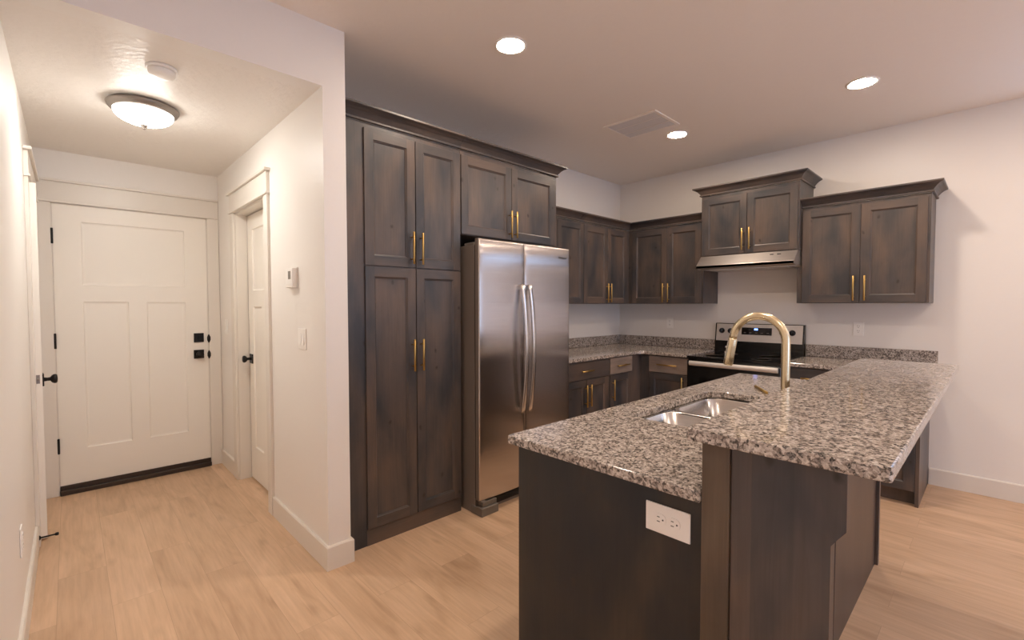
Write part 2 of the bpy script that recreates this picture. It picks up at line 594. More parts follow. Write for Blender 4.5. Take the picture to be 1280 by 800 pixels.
def window(name, axis, a0, a1, z0, z1, plane, mull):
    f = MB()
    pn = MB()
    s = 0.05
    def bx(mb, p0, p1, q0, q1, d0, d1):
        if axis == 'y':
            mb.box(plane + d0, plane + d1, p0, p1, q0, q1)
        else:
            mb.box(p0, p1, plane - d1, plane - d0, q0, q1)
    bx(f, a0, a1, z0, z0 + s, 0.02, 0.1)
    bx(f, a0, a1, z1 - s, z1, 0.02, 0.1)
    for k in range(mull + 1):
        c = a0 + (a1 - a0) * k / mull
        lo = c if k == 0 else (c - s if k == mull else c - s / 2)
        bx(f, lo, lo + s, z0 + s, z1 - s, 0.02, 0.1)
    fr = struct(name, f, 'trim_paint')
    bx(pn, a0 + s, a1 - s, z0 + s, z1 - s, 0.058, 0.062)
    pn.build('pane', 'pane_glass', fr)
window('window_1', 'y', WY0, WY1, WZ0, WZ1, XS, 3)
window('window_2', 'x', PX0, PX1, 0.0, PZ1, YB, 2)

# baseboards
BB = [(0, 0), (0.014, 0), (0.014, 0.118), (0.009, 0.1255), (0, 0.1255)]
struct('baseboard_left', MB().sweep(BB, [(XL, YB), (XL, 3.705)], [(1, 0), (1, 0)]), 'trim_paint')
struct('baseboard_hallway', MB().sweep(BB, [(XR, 3.217), (XR, YH), (XR2, YH), (XR2, YH + 0.082)],
                                      [(-1, 0), (-1, -1), (1, -1), (1, 0)]), 'trim_paint')
struct('baseboard_entry', MB().sweep(BB, [(XR, YD - 0.019), (XR, 4.168)], [(-1, 0), (-1, 0)]), 'trim_paint')
struct('baseboard_right', MB().sweep(BB, [(XS, YB), (XS, 0.332)], [(-1, 0), (-1, 0)]), 'trim_paint')

# door casings: craftsman header with a fillet and a cap
def casing(name, origin, rz, w0, w1, ztop, cw0, cw1, ov0, ov1, jamb=0.1, zhead=0.145):
    """w0..w1 opening; cw side casing widths; ov overhang of the header"""
    m = MB()
    m.box(w0 - cw0, w0 + 0.004, -0.018, 0, 0, ztop, bevel=0.002)
    m.box(w1 - 0.004, w1 + cw1, -0.018, 0, 0, ztop, bevel=0.002)
    a, b = w0 - cw0, w1 + cw1
    m.box(a - ov0 * 0.4, b + ov1 * 0.4, -0.028, 0, ztop, ztop + 0.014, bevel=0.003)
    m.box(a, b, -0.020, 0, ztop + 0.014, ztop + zhead, bevel=0.002)
    m.box(a - ov0, b + ov1, -0.036, 0, ztop + zhead, ztop + zhead + 0.018, bevel=0.003)
    # jamb lining
    m.box(w0 - 0.001, w0 + 0.012, 0, jamb, 0, ztop)
    m.box(w1 - 0.012, w1 + 0.001, 0, jamb, 0, ztop)
    m.box(w0, w1, 0, jamb, ztop - 0.012, ztop)
    o = struct(name, m, 'trim_paint')
    o.location = origin
    o.rotation_euler = (0, 0, rz)
    return o
casing('trim_1', (0, YD, 0), 0, -0.0825, 0.8565, 2.094, 0.080, 0.0815, 0.0, 0.0, 0.004, 0.146)
casing('trim_2', (XR, SD1, 0), -PI / 2, 0.0, SD1 - SD0, 2.075, 0.088, 0.075, 0.022, 0.022, 0.08)
casing('trim_3', (XL, DL0, 0), PI / 2, 0.0, DL1 - DL0, 2.08, 0.09, 0.072, 0.022, 0.0, 0.1)

def craftsman_slab(m, w, h, t=0.035, y0=0.0):
    """three-panel slab: one wide panel over two tall ones; front at y0, thickness to +y"""
    xs = [0, 0.16 * w, 0.443 * w, 0.56 * w, 0.836 * w, w]
    zs = [0, 0.125 * h, 0.657 * h, 0.717 * h, 0.945 * h, h]
    panels = [(1, 2, 1, 2), (3, 4, 1, 2), (1, 4, 3, 4)]
    done = set()
    for (i0, i1, k0, k1) in panels:
        for i in range(i0, i1):
            for k in range(k0, k1):
                done.add((i, k))
        a0, a1, b0, b1 = xs[i0], xs[i1], zs[k0], zs[k1]
        prev = None
        for ins, d in ((0, 0), (0.006, 0.007), (0.016, 0.009)):
            r = [(a0 + ins, y0 + d, b0 + ins), (a1 - ins, y0 + d, b0 + ins), (a1 - ins, y0 + d, b1 - ins), (a0 + ins, y0 + d, b1 - ins)]
            if prev:
                for q in range(4):
                    m.quad([prev[q], prev[(q + 1) % 4], r[(q + 1) % 4], r[q]])
            prev = r
        m.quad(prev)
    for i in range(5):
        for k in range(5):
            if (i, k) not in done:
                m.quad([(xs[i], y0, zs[k]), (xs[i + 1], y0, zs[k]), (xs[i + 1], y0, zs[k + 1]), (xs[i], y0, zs[k + 1])])
    yb = y0 + t
    m.quad([(0, y0, 0), (0, yb, 0), (0, yb, h), (0, y0, h)])
    m.quad([(w, y0, 0), (w, yb, 0), (w, yb, h), (w, y0, h)])
    m.quad([(0, y0, 0), (w, y0, 0), (w, yb, 0), (0, yb, 0)])
    m.quad([(0, y0, h), (w, y0, h), (w, yb, h), (0, yb, h)])
    m.quad([(0, yb, 0), (w, yb, 0), (w, yb, h), (0, yb, h)])
    bmesh.ops.remove_doubles(m.bm, verts=m.bm.verts[:], dist=1e-5)
    return m

def knob_mb(x, z, y0=0.0, square=True, s=0.036):
    """rosette and turned knob standing out towards -y"""
    k = MB()
    if square:
        k.box(x - s, x + s, y0 - 0.008, y0, z - s, z + s, bevel=0.002)
    else:
        k.lathe([(s, 0), (s, -0.006), (s * 0.8, -0.009)], (x, y0, z), 'y')
    k.lathe([(0.013, -0.006), (0.010, -0.022), (0.011, -0.034), (0.022, -0.041), (0.0275, -0.050), (0.0275, -0.058), (0.022, -0.064), (0.0, -0.066)], (x, y0, z), 'y', 24)
    return k

# front door
d1 = struct('door_1', craftsman_slab(MB(), 0.919, 2.020), 'door_paint')
d1.location = (-0.0722, YD - 0.004, 0.066)
tag(d1, 'off-white three-panel entry door with black hardware at the hallway end', 'door')
knob_mb(0.852, 0.892, 0.0).build('doorknob', 'black_metal', d1)
MB().box(0.818, 0.888, -0.012, 0, 0.992, 1.068, bevel=0.002).box(0.846, 0.858, -0.026, -0.011, 1.008, 1.052, bevel=0.002).build('deadbolt', 'black_metal', d1)
for z in (0.292, 1.047, 1.793):
    h = MB()
    h.box(-0.012, 0.0005, -0.012, 0.0, z - 0.051, z + 0.051, bevel=0.001)
    h.lathe([(0.006, -0.055), (0.007, -0.05), (0.007, 0.05), (0.006, 0.055)], (-0.004, -0.012, z), 'z', 12)
    h.build('hinge', 'black_metal', d1)
for z in (0.885, 1.02):
    MB().lathe([(0.004, -0.035), (0.013, -0.012), (0.013, 0.012), (0.004, 0.035)], (0.924, -0.010, z), 'z', 12).build('strike_plate', 'black_metal', d1)
sl = MB().box(-0.076, 0.851, YD - 0.035, YD + 0.03, 0.0, 0.034, bevel=0.004)
sl.box(-0.074, 0.849, YD - 0.012, YD + 0.03, 0.034, 0.0655)
struct('trim_4', sl, 'bronze_sill')

# hallway side door, set back in its jamb
d2 = struct('door_2', craftsman_slab(MB(), SD1 - SD0 - 0.038, 2.045), 'door_paint')
d2.location = (XR + 0.080, SD1 - 0.019, 0.012)
d2.rotation_euler = (0, 0, -PI / 2)
tag(d2, 'off-white panelled door set back in the hallway wall on the right', 'door')
knob_mb(0.062, 0.94).build('doorknob', 'black_metal', d2)

# door on the left, ajar by a few degrees into the hallway
d3 = struct('door_3', craftsman_slab(MB(), 0.738, 2.05), 'door_paint')
hx, hy = -0.158, 4.538
ang = math.radians(2.9)
# local x runs from the latch edge to the hinge; front (-y local) faces the hallway (+x)
d3.location = (hx + math.sin(ang) * 0.738, hy - math.cos(ang) * 0.738, 0.014)
d3.rotation_euler = (0, 0, PI / 2 + ang)
tag(d3, 'off-white door ajar at the left of the hallway, seen edge on', 'door')
knob_mb(0.062, 0.918).build('doorknob', 'black_metal', d3)
MB().box(-0.0012, 0.0, 0.010, 0.025, 0.903, 0.953).lathe([(0.007, 0), (0.006, -0.007), (0.0, -0.008)], (-0.003, 0.017, 0.928), 'x', 12).build('latch', 'pewter', d3)

# ------------------------------------------------------------------ cabinets
CW = ['wood_v', 'wood_h', 'wood_panel']

def cab_door(x0, x1, z0, z1, y=0.0, t=0.018, fw=0.055):
    m = MB()
    b = 0.0014
    x0, x1, z0, z1 = x0 + 0.0009, x1 - 0.0009, z0 + 0.0005, z1 - 0.0005
    yf = y - t
    X0, X1, Z0, Z1 = x0 + b, x1 - b, z0 + b, z1 - b
    a0, a1, c0, c1 = x0 + fw, x1 - fw, z0 + fw, z1 - fw
    m.quad([(X0, yf, Z0), (a0, yf, Z0), (a0, yf, Z1), (X0, yf, Z1)], 0)
    m.quad([(a1, yf, Z0), (X1, yf, Z0), (X1, yf, Z1), (a1, yf, Z1)], 0)
    m.quad([(a0, yf, Z0), (a1, yf, Z0), (a1, yf, c0), (a0, yf, c0)], 1)
    m.quad([(a0, yf, c1), (a1, yf, c1), (a1, yf, Z1), (a0, yf, Z1)], 1)
    prev = None
    for ins, d, mt in ((0, 0, 0), (0.003, 0.0045, 0), (0.0085, 0.007, 0), (0.010, 0.0115, 0)):
        r = [(a0 + ins, yf + d, c0 + ins), (a1 - ins, yf + d, c0 + ins), (a1 - ins, yf + d, c1 - ins), (a0 + ins, yf + d, c1 - ins)]
        if prev:
            for q in range(4):
                m.quad([prev[q], prev[(q + 1) % 4], r[(q + 1) % 4], r[q]], 1 if q in (0, 2) else 0)
        prev = r
    m.quad(prev, 2)
    fr = [(X0, yf, Z0), (X1, yf, Z0), (X1, yf, Z1), (X0, yf, Z1)]
    md = [(x0, yf + b, z0), (x1, yf + b, z0), (x1, yf + b, z1), (x0, yf + b, z1)]
    bk = [(x0, y, z0), (x1, y, z0), (x1, y, z1), (x0, y, z1)]
    for A, B in ((fr, md), (md, bk)):
        for q in range(4):
            m.quad([A[q], A[(q + 1) % 4], B[(q + 1) % 4], B[q]], 0)
    m.quad(bk, 0)
    bmesh.ops.remove_doubles(m.bm, verts=m.bm.verts[:], dist=1e-6)
    return m

def pull(length, vertical=True):
    """brass bar pull on two posts, centred on the origin, standing towards -y"""
    m = MB()
    h = length / 2
    so = 0.030
    if vertical:
        m.lathe([(0.0, -h), (0.0055, -h), (0.0066, -h + 0.001), (0.0066, h - 0.001), (0.0055, h), (0.0, h)], (0, -so, 0), 'z', 12)
        for s in (-1, 1):
            m.lathe([(0.0042, 0), (0.0042, -so)], (0, 0, s * (h - 0.03)), 'y', 10)
    else:
        m.lathe([(0.0, -h), (0.0055, -h), (0.0066, -h + 0.001), (0.0066, h - 0.001), (0.0055, h), (0.0, h)], (0, -so, 0), 'x', 12)
        for s in (-1, 1):
            m.lathe([(0.0042, 0), (0.0042, -so)], (s * (h - 0.03), 0, 0), 'y', 10)
    return m

CROWN = [(0.0, 0.0), (0.013, 0.0), (0.016, 0.003), (0.016, 0.010), (0.013, 0.0135), (0.009, 0.0155), (0.0115, 0.020), (0.019, 0.030), (0.030, 0.043),
         (0.043, 0.053), (0.054, 0.0585), (0.060, 0.060), (0.065, 0.064), (0.065, 0.074), (0.0, 0.074)]

def add_door(t, x0, x1, z0, z1, y=0.007, px=None, pz=None, plen=0.19, fw=0.055, mats=None):
    d = cab_door(x0, x1, z0, z1, y, fw=fw).build('door', mats or CW, t)
    if px is not None:
        pull(plen).build('pull', 'brass', d, (px, y - 0.0182, pz))
    return d

def add_drawer(t, x0, x1, z0, z1, mat='wood_h', plen=0.19, pull_mat='brass'):
    d = MB().box(x0, x1, -0.011, 0.007, z0, z1, bevel=0.0015).build('drawer', mat, t)
    if plen:
        pull(plen, False).build('pull', pull_mat, d, ((x0 + x1) / 2, -0.0112, (z0 + z1) / 2))
    return d

def carcass(t, x0, x1, d, z0, z1, toe=None, extra=None, stiles=True):
    m = MB()
    if toe:
        m.box(x0, x1, 0, d, toe, z1, 0, 0.001)
        m.box(x0, x1, 0.06, d, 0, toe, 0)
    else:
        m.box(x0, x1, 0, d, z0, z1, 0, 0.001)
    if extra:
        extra(m)
    return m.build('carcass', ['wood_v', 'wood_h'], t)

UP_D = 0.305
# --- tall pantry, left of the refrigerator (faces -y)
YP = 2.435
t = thing('pantry_cabinet', 'tall dark-stained pantry cabinet with four doors, left of the refrigerator', 'cabinet', (1.0595, YP, 0))
W = 1.856 - 1.0595
carcass(t, 0, W, YW - YP - 0.002, 0, 2.376)
a, mid, b = 1.191 - 1.0595, 1.5175 - 1.0595, W - 0.003
add_door(t, a, mid - 0.0015, 0.096, 1.584, px=mid - 0.031, pz=1.066)
add_door(t, mid + 0.0015, b, 0.096, 1.584, px=mid + 0.031, pz=1.066)
add_door(t, a, mid - 0.0015, 1.5895, 2.345, px=mid - 0.031, pz=1.705)
add_door(t, mid + 0.0015, b, 1.5895, 2.345, px=mid + 0.031, pz=1.705)
MB().sweep(CROWN, [(0, 0), (W, 0)], [(0, -1), (0, -1)], zbase=2.377).build('crown_moulding', 'wood_h', t)
MB().box(a, W, -0.001, 0.0, 0.0, 0.094).build('bottom_rail', 'wood_h', t)

# --- cabinet over the refrigerator
t = thing('over_fridge_cabinet', 'dark-stained two-door cabinet directly above the refrigerator', 'cabinet', (1.8575, YP, 0))
W = 2.8115 - 1.8575
carcass(t, 0, W, YW - YP - 0.002, 1.828, 2.376)
mid = 2.316 - 1.8575
add_door(t, 0.004, mid - 0.0015, 1.832, 2.345, px=mid - 0.026, pz=1.94)
add_door(t, mid + 0.0015, 2.787 - 1.8575, 1.832, 2.345, px=mid + 0.026, pz=1.94)
MB().sweep(CROWN, [(0, 0), (W, 0), (W, YW - YP - 0.002)], [(0, -1), (1, -1), (1, 0)], zbase=2.377).build('crown_moulding', 'wood_h', t)

# --- wall cabinets on the refrigerator wall
YU = 2.760
XU = 4.383
ZU0, ZU1 = 1.3785, 2.160
t = thing('wall_cabinet', 'dark-stained wall cabinet tucked behind the top right of the refrigerator', 'cabinet', (2.8135, YU, 0))
W = 3.5815 - 2.8135
carcass(t, 0, W, YW - YU - 0.002, ZU0, ZU1)
add_door(t, 0.004, 3.194 - 2.8135, ZU0 + 0.004, 2.138, px=0.35, pz=1.49, fw=0.05)
add_door(t, 3.198 - 2.8135, W - 0.0015, ZU0 + 0.004, 2.138, px=0.415, pz=1.49, fw=0.05)
MB().sweep(CROWN, [(0, 0), (W, 0)], [(0, -1), (0, -1)], zbase=ZU1 + 0.001).build('crown_moulding', 'wood_h', t)

t = thing('wall_cabinet', 'dark-stained two-door wall cabinet filling the refrigerator wall up to the corner', 'cabinet', (3.583, YU, 0))
W = XU - 3.583
carcass(t, 0, W, YW - YU - 0.002, ZU0, ZU1)
mid = 3.979 - 3.583
add_door(t, 0.0015, mid - 0.0015, ZU0 + 0.004, 2.138, px=mid - 0.028, pz=1.487, fw=0.055)
add_door(t, mid + 0.0015, 4.325 - 3.583, ZU0 + 0.004, 2.138, px=mid + 0.026, pz=1.487, fw=0.05)
MB().sweep(CROWN, [(0, 0), (W, 0)], [(0, -1), (-1, -1)], zbase=ZU1 + 0.001).build('crown_moulding', 'wood_h', t)

# --- wall cabinets on the stove wall (face -x); local x runs towards -y
R90 = -PI / 2
DX = XS - XU - 0.002
yl = YU
t = thing('wall_cabinet', 'dark-stained two-door wall cabinet between the corner and the range hood', 'cabinet', (XU, yl, 0), R90)
W = yl - 1.9415
m_side = lambda m: m.box(-(YW - YU - 0.003), 0, 0.004, DX, ZU0, ZU1)
carcass(t, 0, W, DX, ZU0, ZU1, extra=m_side)
mid = yl - 2.316
add_door(t, yl - 2.715, mid - 0.0015, ZU0 + 0.004, 2.138, px=mid - 0.028, pz=1.487)
add_door(t, mid + 0.0015, W - 0.022, ZU0 + 0.004, 2.138, px=mid + 0.028, pz=1.487)
MB().sweep(CROWN, [(0, 0), (W, 0)], [(1, -1), (0, -1)], zbase=ZU1 + 0.001).build('crown_moulding', 'wood_h', t)

XH = 4.323
yl = 1.940
t = thing('hood_cabinet', 'short raised two-door cabinet with crown, mounted over the range hood', 'cabinet', (XH, yl, 0), R90)
W = yl - 1.128
carcass(t, 0, W, XS - XH - 0.002, 1.815, 2.376)
mid = yl - 1.534
add_door(t, 0.014, mid - 0.0015, 1.822, 2.345, px=mid - 0.031, pz=1.942, plen=0.19)
add_door(t, mid + 0.0015, W - 0.014, 1.822, 2.345, px=mid + 0.029, pz=1.945, plen=0.19)
dd = XS - XH - 0.002
MB().sweep(CROWN, [(0, dd), (0, 0), (W, 0), (W, dd)], [(-1, 0), (-1, -1), (1, -1), (1, 0)], zbase=2.377).build('crown_moulding', 'wood_h', t)

yl = 1.1265
t = thing('wall_cabinet', 'large two-door wall cabinet right of the range hood, rightmost on the wall', 'cabinet', (XU, yl, 0), R90)
W = yl - 0.3335
carcass(t, -0.030, W, DX, ZU0, 1.678, extra=lambda m: m.box(0, W, 0, DX, 1.678, ZU1 - 0.008))
mid = yl - 0.7315
add_door(t, 0.006, mid - 0.0015, ZU0 + 0.003, 2.130, px=mid - 0.036, pz=1.492)
add_door(t, mid + 0.0015, yl - 0.349, ZU0 + 0.003, 2.130, px=mid + 0.034, pz=1.492)
MB().sweep(CROWN, [(0, 0), (W, 0), (W, DX)], [(0, -1), (1, -1), (1, 0)], zbase=ZU1 - 0.007).build('crown_moulding', 'wood_h', t)

# --- base cabinets
YBASE, XBASE = 2.439, 4.091
ZBT = 0.883
t = thing('base_cabinet', 'dark base cabinet beside the refrigerator with a wide drawer over two doors', 'cabinet', (2.8135, YBASE, 0))
W = 3.5595 - 2.8135
carcass(t, 0, W, YW - YBASE - 0.002, 0, ZBT, toe=0.1)
add_drawer(t, 0.02, W - 0.004, 0.728, 0.872, 'wood_h', 0.16)
mid = 3.213 - 2.8135
add_door(t, 0.02, mid - 0.0015, 0.112, 0.718, px=mid - 0.03, pz=0.585)
add_door(t, mid + 0.0015, W - 0.03, 0.112, 0.718, px=mid + 0.03, pz=0.585)

t = thing('base_cabinet', 'narrow base cabinet with a pale knotty drawer, left of the inside corner', 'cabinet', (3.561, YBASE, 0))
W = XBASE - 3.561
carcass(t, 0, W, YW - YBASE - 0.002, 0, ZBT, toe=0.1)
add_drawer(t, 0.003, 3.93 - 3.561, 0.728, 0.876, 'wood_pale', 0.19)
add_door(t, 0.003, 3.91 - 3.561, 0.112, 0.718, px=0.03, pz=0.585)

yl = YBASE
DB = XS - XBASE - 0.002
t = thing('base_cabinet', 'base cabinet with a pale knotty drawer, directly left of the black range', 'cabinet', (XBASE, yl, 0), R90)
W = yl - 1.9425
carcass(t, 0, W, DB, 0, ZBT, toe=0.1, extra=lambda m: m.box(-(YW - YBASE - 0.003), -0.001, 0.003, DB, 0.0, ZBT))
add_drawer(t, yl - 2.335, W - 0.004, 0.720, 0.872, 'wood_pale', 0.20)
add_door(t, yl - 2.335, W - 0.004, 0.112, 0.710, px=W - 0.045, pz=0.60)

yl = 1.1595
t = thing('base_cabinet', 'base cabinet right of the range, its end panel seen beneath the bar overhang', 'cabinet', (XBASE, yl, 0), R90)
W = yl - 0.336
carcass(t, 0, W - 0.02, DB, 0, ZBT, toe=0.1)
MB().box(W - 0.02, W, -0.001, DB, 0, ZBT).build('end_panel', 'wood_v', t)
mid = W / 2
add_drawer(t, 0.004, mid - 0.0015, 0.728, 0.872, 'wood_h', 0.16)
add_drawer(t, mid + 0.0015, W - 0.024, 0.728, 0.872, 'wood_h', 0.16)
add_door(t, 0.004, mid - 0.0015, 0.104, 0.718, px=mid - 0.03, pz=0.585)
add_door(t, mid + 0.0015, W - 0.024, 0.104, 0.718, px=mid + 0.03, pz=0.585)

# ------------------------------------------------------------------ granite worktops
def slab(m, outer, z0, z1, hole=None, bevel=0.004):
    bm = m.bm
    def ring(pts):
        vs = [bm.verts.new((x, y, z1)) for x, y in pts]
        return vs, [bm.edges.new((vs[i], vs[(i + 1) % len(vs)])) for i in range(len(vs))]
    ov, oe = ring(outer)
    es = list(oe)
    if hole:
        hv, he = ring(hole)
        es += he
    r = bmesh.ops.triangle_fill(bm, use_beauty=True, use_dissolve=False, edges=es)
    top = [g for g in r['geom'] if isinstance(g, bmesh.types.BMFace)]
    ex = bmesh.ops.extrude_face_region(bm, geom=top, use_keep_orig=True)
    nv = [g for g in ex['geom'] if isinstance(g, bmesh.types.BMVert)]
    for v in nv:
        v.co.z = z0
    bmesh.ops.recalc_face_normals(bm, faces=bm.faces[:])
    if bevel:
        bm.edges.ensure_lookup_table()
        sel = [e for e in bm.edges if len(e.link_faces) == 2 and abs(e.verts[0].co.z - e.verts[1].co.z) < 1e-6
               and abs(e.calc_face_angle(0)) > 1.0]
        bmesh.ops.bevel(bm, geom=sel, offset=bevel, segments=2, affect='EDGES', profile=0.5)
    return m

def rrect(x0, x1, y0, y1, r, seg=8):
    pts = []
    for cx, cy, a in ((x1 - r, y1 - r, 0), (x0 + r, y1 - r, PI / 2), (x0 + r, y0 + r, PI), (x1 - r, y0 + r, 1.5 * PI)):
        for k in range(seg + 1):
            q = a + PI / 2 * k / seg
            pts.append((cx + r * math.cos(q), cy + r * math.sin(q)))
    return pts

def arc_corner(cx, cy, r, a0, seg=6):
    return [(cx + r * math.cos(a0 + PI / 2 * k / seg), cy + r * math.sin(a0 + PI / 2 * k / seg)) for k in range(seg + 1)]

t = thing('corner_countertop', 'grey speckled granite worktop running round the corner left of the range', 'worktop', (2.815, 2.419, 0.8845))
ox, oy = 2.815, 2.419
fx, fy = 4.060 - ox, 0.0
inner = [(fx - 0.05 + 0.05 * math.sin(q), -0.05 + 0.05 * math.cos(q)) for q in [PI / 2 * k / 6 for k in range(7)]]
pts = [(0, fy)] + inner + [(fx, 1.944 - oy), (XS - ox - 0.002, 1.944 - oy), (XS - ox - 0.002, YW - oy - 0.002), (0, YW - oy - 0.002)]
slab(MB(), pts, 0.0, 0.03).build('slab', 'granite', t)
MB().box(0, XS - ox - 0.024, YW - oy - 0.022, YW - oy - 0.002, 0.0305, 0.132, bevel=0.002).build('backsplash', 'granite', t)
MB().box(XS - ox - 0.022, XS - ox - 0.002, 1.946 - oy, YW - oy - 0.0025, 0.0305, 0.132, bevel=0.002).build('backsplash', 'granite', t)

t = thing('short_countertop', 'short granite worktop right of the range with a low backsplash', 'worktop', (4.060, 0.31, 0.8845))
slab(MB(), [(0, 0), (XS - 4.062, 0), (XS - 4.062, 1.158 - 0.31), (0, 1.158 - 0.31)], 0.0, 0.03).build('slab', 'granite', t)
MB().box(XS - 4.082, XS - 4.062, -0.012, 1.156 - 0.31, 0.0305, 0.132, bevel=0.002).build('backsplash', 'granite', t)

# ------------------------------------------------------------------ island
XI, YI0, YI1 = 1.120, 0.486, 1.140
XE = 3.16
t = thing('kitchen_island', 'dark-stained two-level island with a bracketed bar wall, nearest the viewer', 'island', (XI, YI0, 0))
L = XE - XI
# shell around the open sink space: end panel, far end, kitchen face, floor
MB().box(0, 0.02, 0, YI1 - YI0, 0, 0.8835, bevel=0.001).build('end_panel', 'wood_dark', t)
MB().box(L - 0.02, L, 0, YI1 - YI0, 0, 0.8835, bevel=0.001).build('end_panel', 'wood_v', t)
m = MB().box(0.02, L - 0.02, YI1 - YI0 - 0.04, YI1 - YI0 - 0.02, 0.1, 0.8835).box(0.02, L - 0.02, 0, YI1 - YI0 - 0.02, 0.1, 0.12)
m.box(0.02, L - 0.02, YI1 - YI0 - 0.1, YI1 - YI0 - 0.08, 0, 0.1)
m.build('carcass', 'wood_v', t)
dw = (L - 0.05) / 4
for k in range(4):
    # kitchen side faces +y: build the door facing -y, then turn it about z
    dm = cab_door(-dw / 2 + 0.002, dw / 2 - 0.002, 0.112, 0.872, 0.0)
    d = dm.build('door', CW, t, (0.025 + dw * (k + 0.5), YI1 - YI0 - 0.0195, 0))
    d.rotation_euler = (0, 0, PI)
    pull(0.19).build('pull', 'brass', d, ((dw / 2 - 0.04) * (1 if k % 2 else -1), -0.0182, 0.72))
# bar wall: post end, long panel, end bracket with chamfered foot
o = MB().box(1.098 - XI, 3.055 - XI, 0.4205 - YI0, -0.001, 0, 1.0385, bevel=0.001).build('bar_wall', 'wood_brown', t)
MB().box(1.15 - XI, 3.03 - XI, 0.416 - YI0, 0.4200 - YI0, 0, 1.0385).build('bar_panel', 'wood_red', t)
br = MB().prism([(0.4195 - YI0, 0), (0.4195 - YI0, 1.0385), (0.197 - YI0, 1.0385), (0.197 - YI0, 0.912), (0.224 - YI0, 0.876), (0.224 - YI0, 0)][::-1],
                'x', 1.106 - XI, 1.150 - XI, 0, 0.0015)
br.bm.normal_update()
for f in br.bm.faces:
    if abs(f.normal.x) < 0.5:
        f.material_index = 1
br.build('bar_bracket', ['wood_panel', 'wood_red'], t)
MB().box(3.032 - XI, 3.062 - XI, 0.402 - YI0, 0.4195 - YI0, 0, 1.0385, bevel=0.001).build('end_stile', 'wood_v', t)

IX0, IX1, IY0, IY1 = 1.0915, 3.205, 0.4875, 1.171
r = 0.012
outer = [(IX0, IY0), (IX1, IY0)] + arc_corner(IX1 - r, IY1 - r, r, 0) + arc_corner(IX0 + r, IY1 - r, r, PI / 2)
outer = [(x - IX0, y - IY0) for x, y in outer]
SX0, SX1, SY0, SY1 = 1.645, 2.435, 0.605, 1.035
hole = [(x - IX0, y - IY0) for x, y in rrect(SX0, SX1, SY0, SY1, 0.085)]
tag(slab(MB(), outer, 0.0, 0.0295, hole, 0.004).build('island_countertop', 'granite', None, (IX0, IY0, 0.8845)),
    'lower granite worktop of the island with the sink cut into it', 'worktop')
BX0, BX1, BY0, BY1 = 1.0705, 3.158, 0.124, 0.515
r = 0.010
outer = [(x - BX0, y - BY0) for x, y in arc_corner(BX0 + r, BY0 + r, r, PI) + arc_corner(BX1 - r, BY0 + r, r, 1.5 * PI) + arc_corner(BX1 - r, BY1 - r, r, 0) + arc_corner(BX0 + r, BY1 - r, r, PI / 2)]
tag(slab(MB(), outer, 0.0, 0.0305, None, 0.004).build('bar_top', 'granite', None, (BX0, BY0, 1.0395)),
    'raised granite bar top overhanging the seating side of the island', 'bar top')

# sink: two undermounted bowls under one rim
t = thing('kitchen_sink', 'double-bowl stainless steel sink set under the island worktop', 'sink', ((SX0 + SX1) / 2, (SY0 + SY1) / 2, 0.8838))
hw, hd = (SX1 - SX0) / 2 - 0.004, (SY1 - SY0) / 2 - 0.004

def bowl(x0, x1, y0, y1, depth):
    m = MB()
    rings = []
    for ins, z, r in ((-0.010, 0.0, 0.085), (0.0, -0.0005, 0.08), (0.003, -0.003, 0.078), (0.010, -depth + 0.035, 0.074), (0.020, -depth + 0.010, 0.07), (0.045, -depth, 0.05)):
        rings.append([m.bm.verts.new((x, y, z)) for x, y in rrect(x0 + ins, x1 - ins, y0 + ins, y1 - ins, r, 8)])
    for a, b in zip(rings, rings[1:]):
        n = len(a)
        for k in range(n):
            f = m.bm.faces.new((a[k], a[(k + 1) % n], b[(k + 1) % n], b[k]))
            f.smooth = True
    m.bm.faces.new(rings[-1])
    return m
midx = 1.995 - (SX0 + SX1) / 2
for x0, x1 in ((-hw, midx - 0.012), (midx + 0.012, hw)):
    bo = bowl(x0, x1, -hd, hd, 0.21).build('bowl', 'sink_steel', t, (0, 0, -0.004))
    cxm = (x0 + x1) / 2
    MB().lathe([(0.045, 0.004), (0.045, 0.001), (0.03, -0.002), (0.0, -0.002)][::-1], (cxm, 0, -0.21), 'z', 24).build('drain', 'bright_metal', bo)
m = MB()
m.box(midx - 0.02, midx + 0.02, -hd, hd, -0.0062, -0.0046)
m.build('divider', 'sink_steel', t)
m = MB()
oo, ii = rrect(-hw - 0.022, hw + 0.022, -hd - 0.022, hd + 0.022, 0.11), rrect(-hw + 0.002, hw - 0.002, -hd + 0.002, hd - 0.002, 0.08)
A = [m.bm.verts.new((x, y, -0.0005)) for x, y in oo]
B = [m.bm.verts.new((x, y, -0.0005)) for x, y in ii]
B2 = [m.bm.verts.new((x, y, -0.003)) for x, y in ii]
A2 = [m.bm.verts.new((x, y, -0.003)) for x, y in oo]
for P, Q in ((A, B), (B, B2), (B2, A2), (A2, A)):
    for k in range(len(P)):
        m.bm.faces.new((P[k], P[(k + 1) % len(P)], Q[(k + 1) % len(P)], Q[k]))
m.build('rim', 'sink_steel', t)

# faucet
FX, FY, FZ = 2.000, 0.561, 0.9142
t = thing('kitchen_faucet', 'champagne gold gooseneck faucet arching over the sink', 'faucet', (FX, FY, FZ))
m = MB().lathe([(0.027, 0), (0.027, 0.006), (0.024, 0.010), (0.0165, 0.012)], (0, 0, 0), 'z', 24)
m.build('base', 'champagne', t)
zc = 1.222 - FZ
R = 0.0985
path = [(0, 0, 0.010), (0, 0, 0.08), (0, 0, 0.16), (0, 0, zc - 0.04)]
for k in range(0, 25):
    q = PI - (PI - math.radians(10)) * k / 24
    path.append((0, R + R * math.cos(q), zc + R * math.sin(q)))
q = math.radians(10)
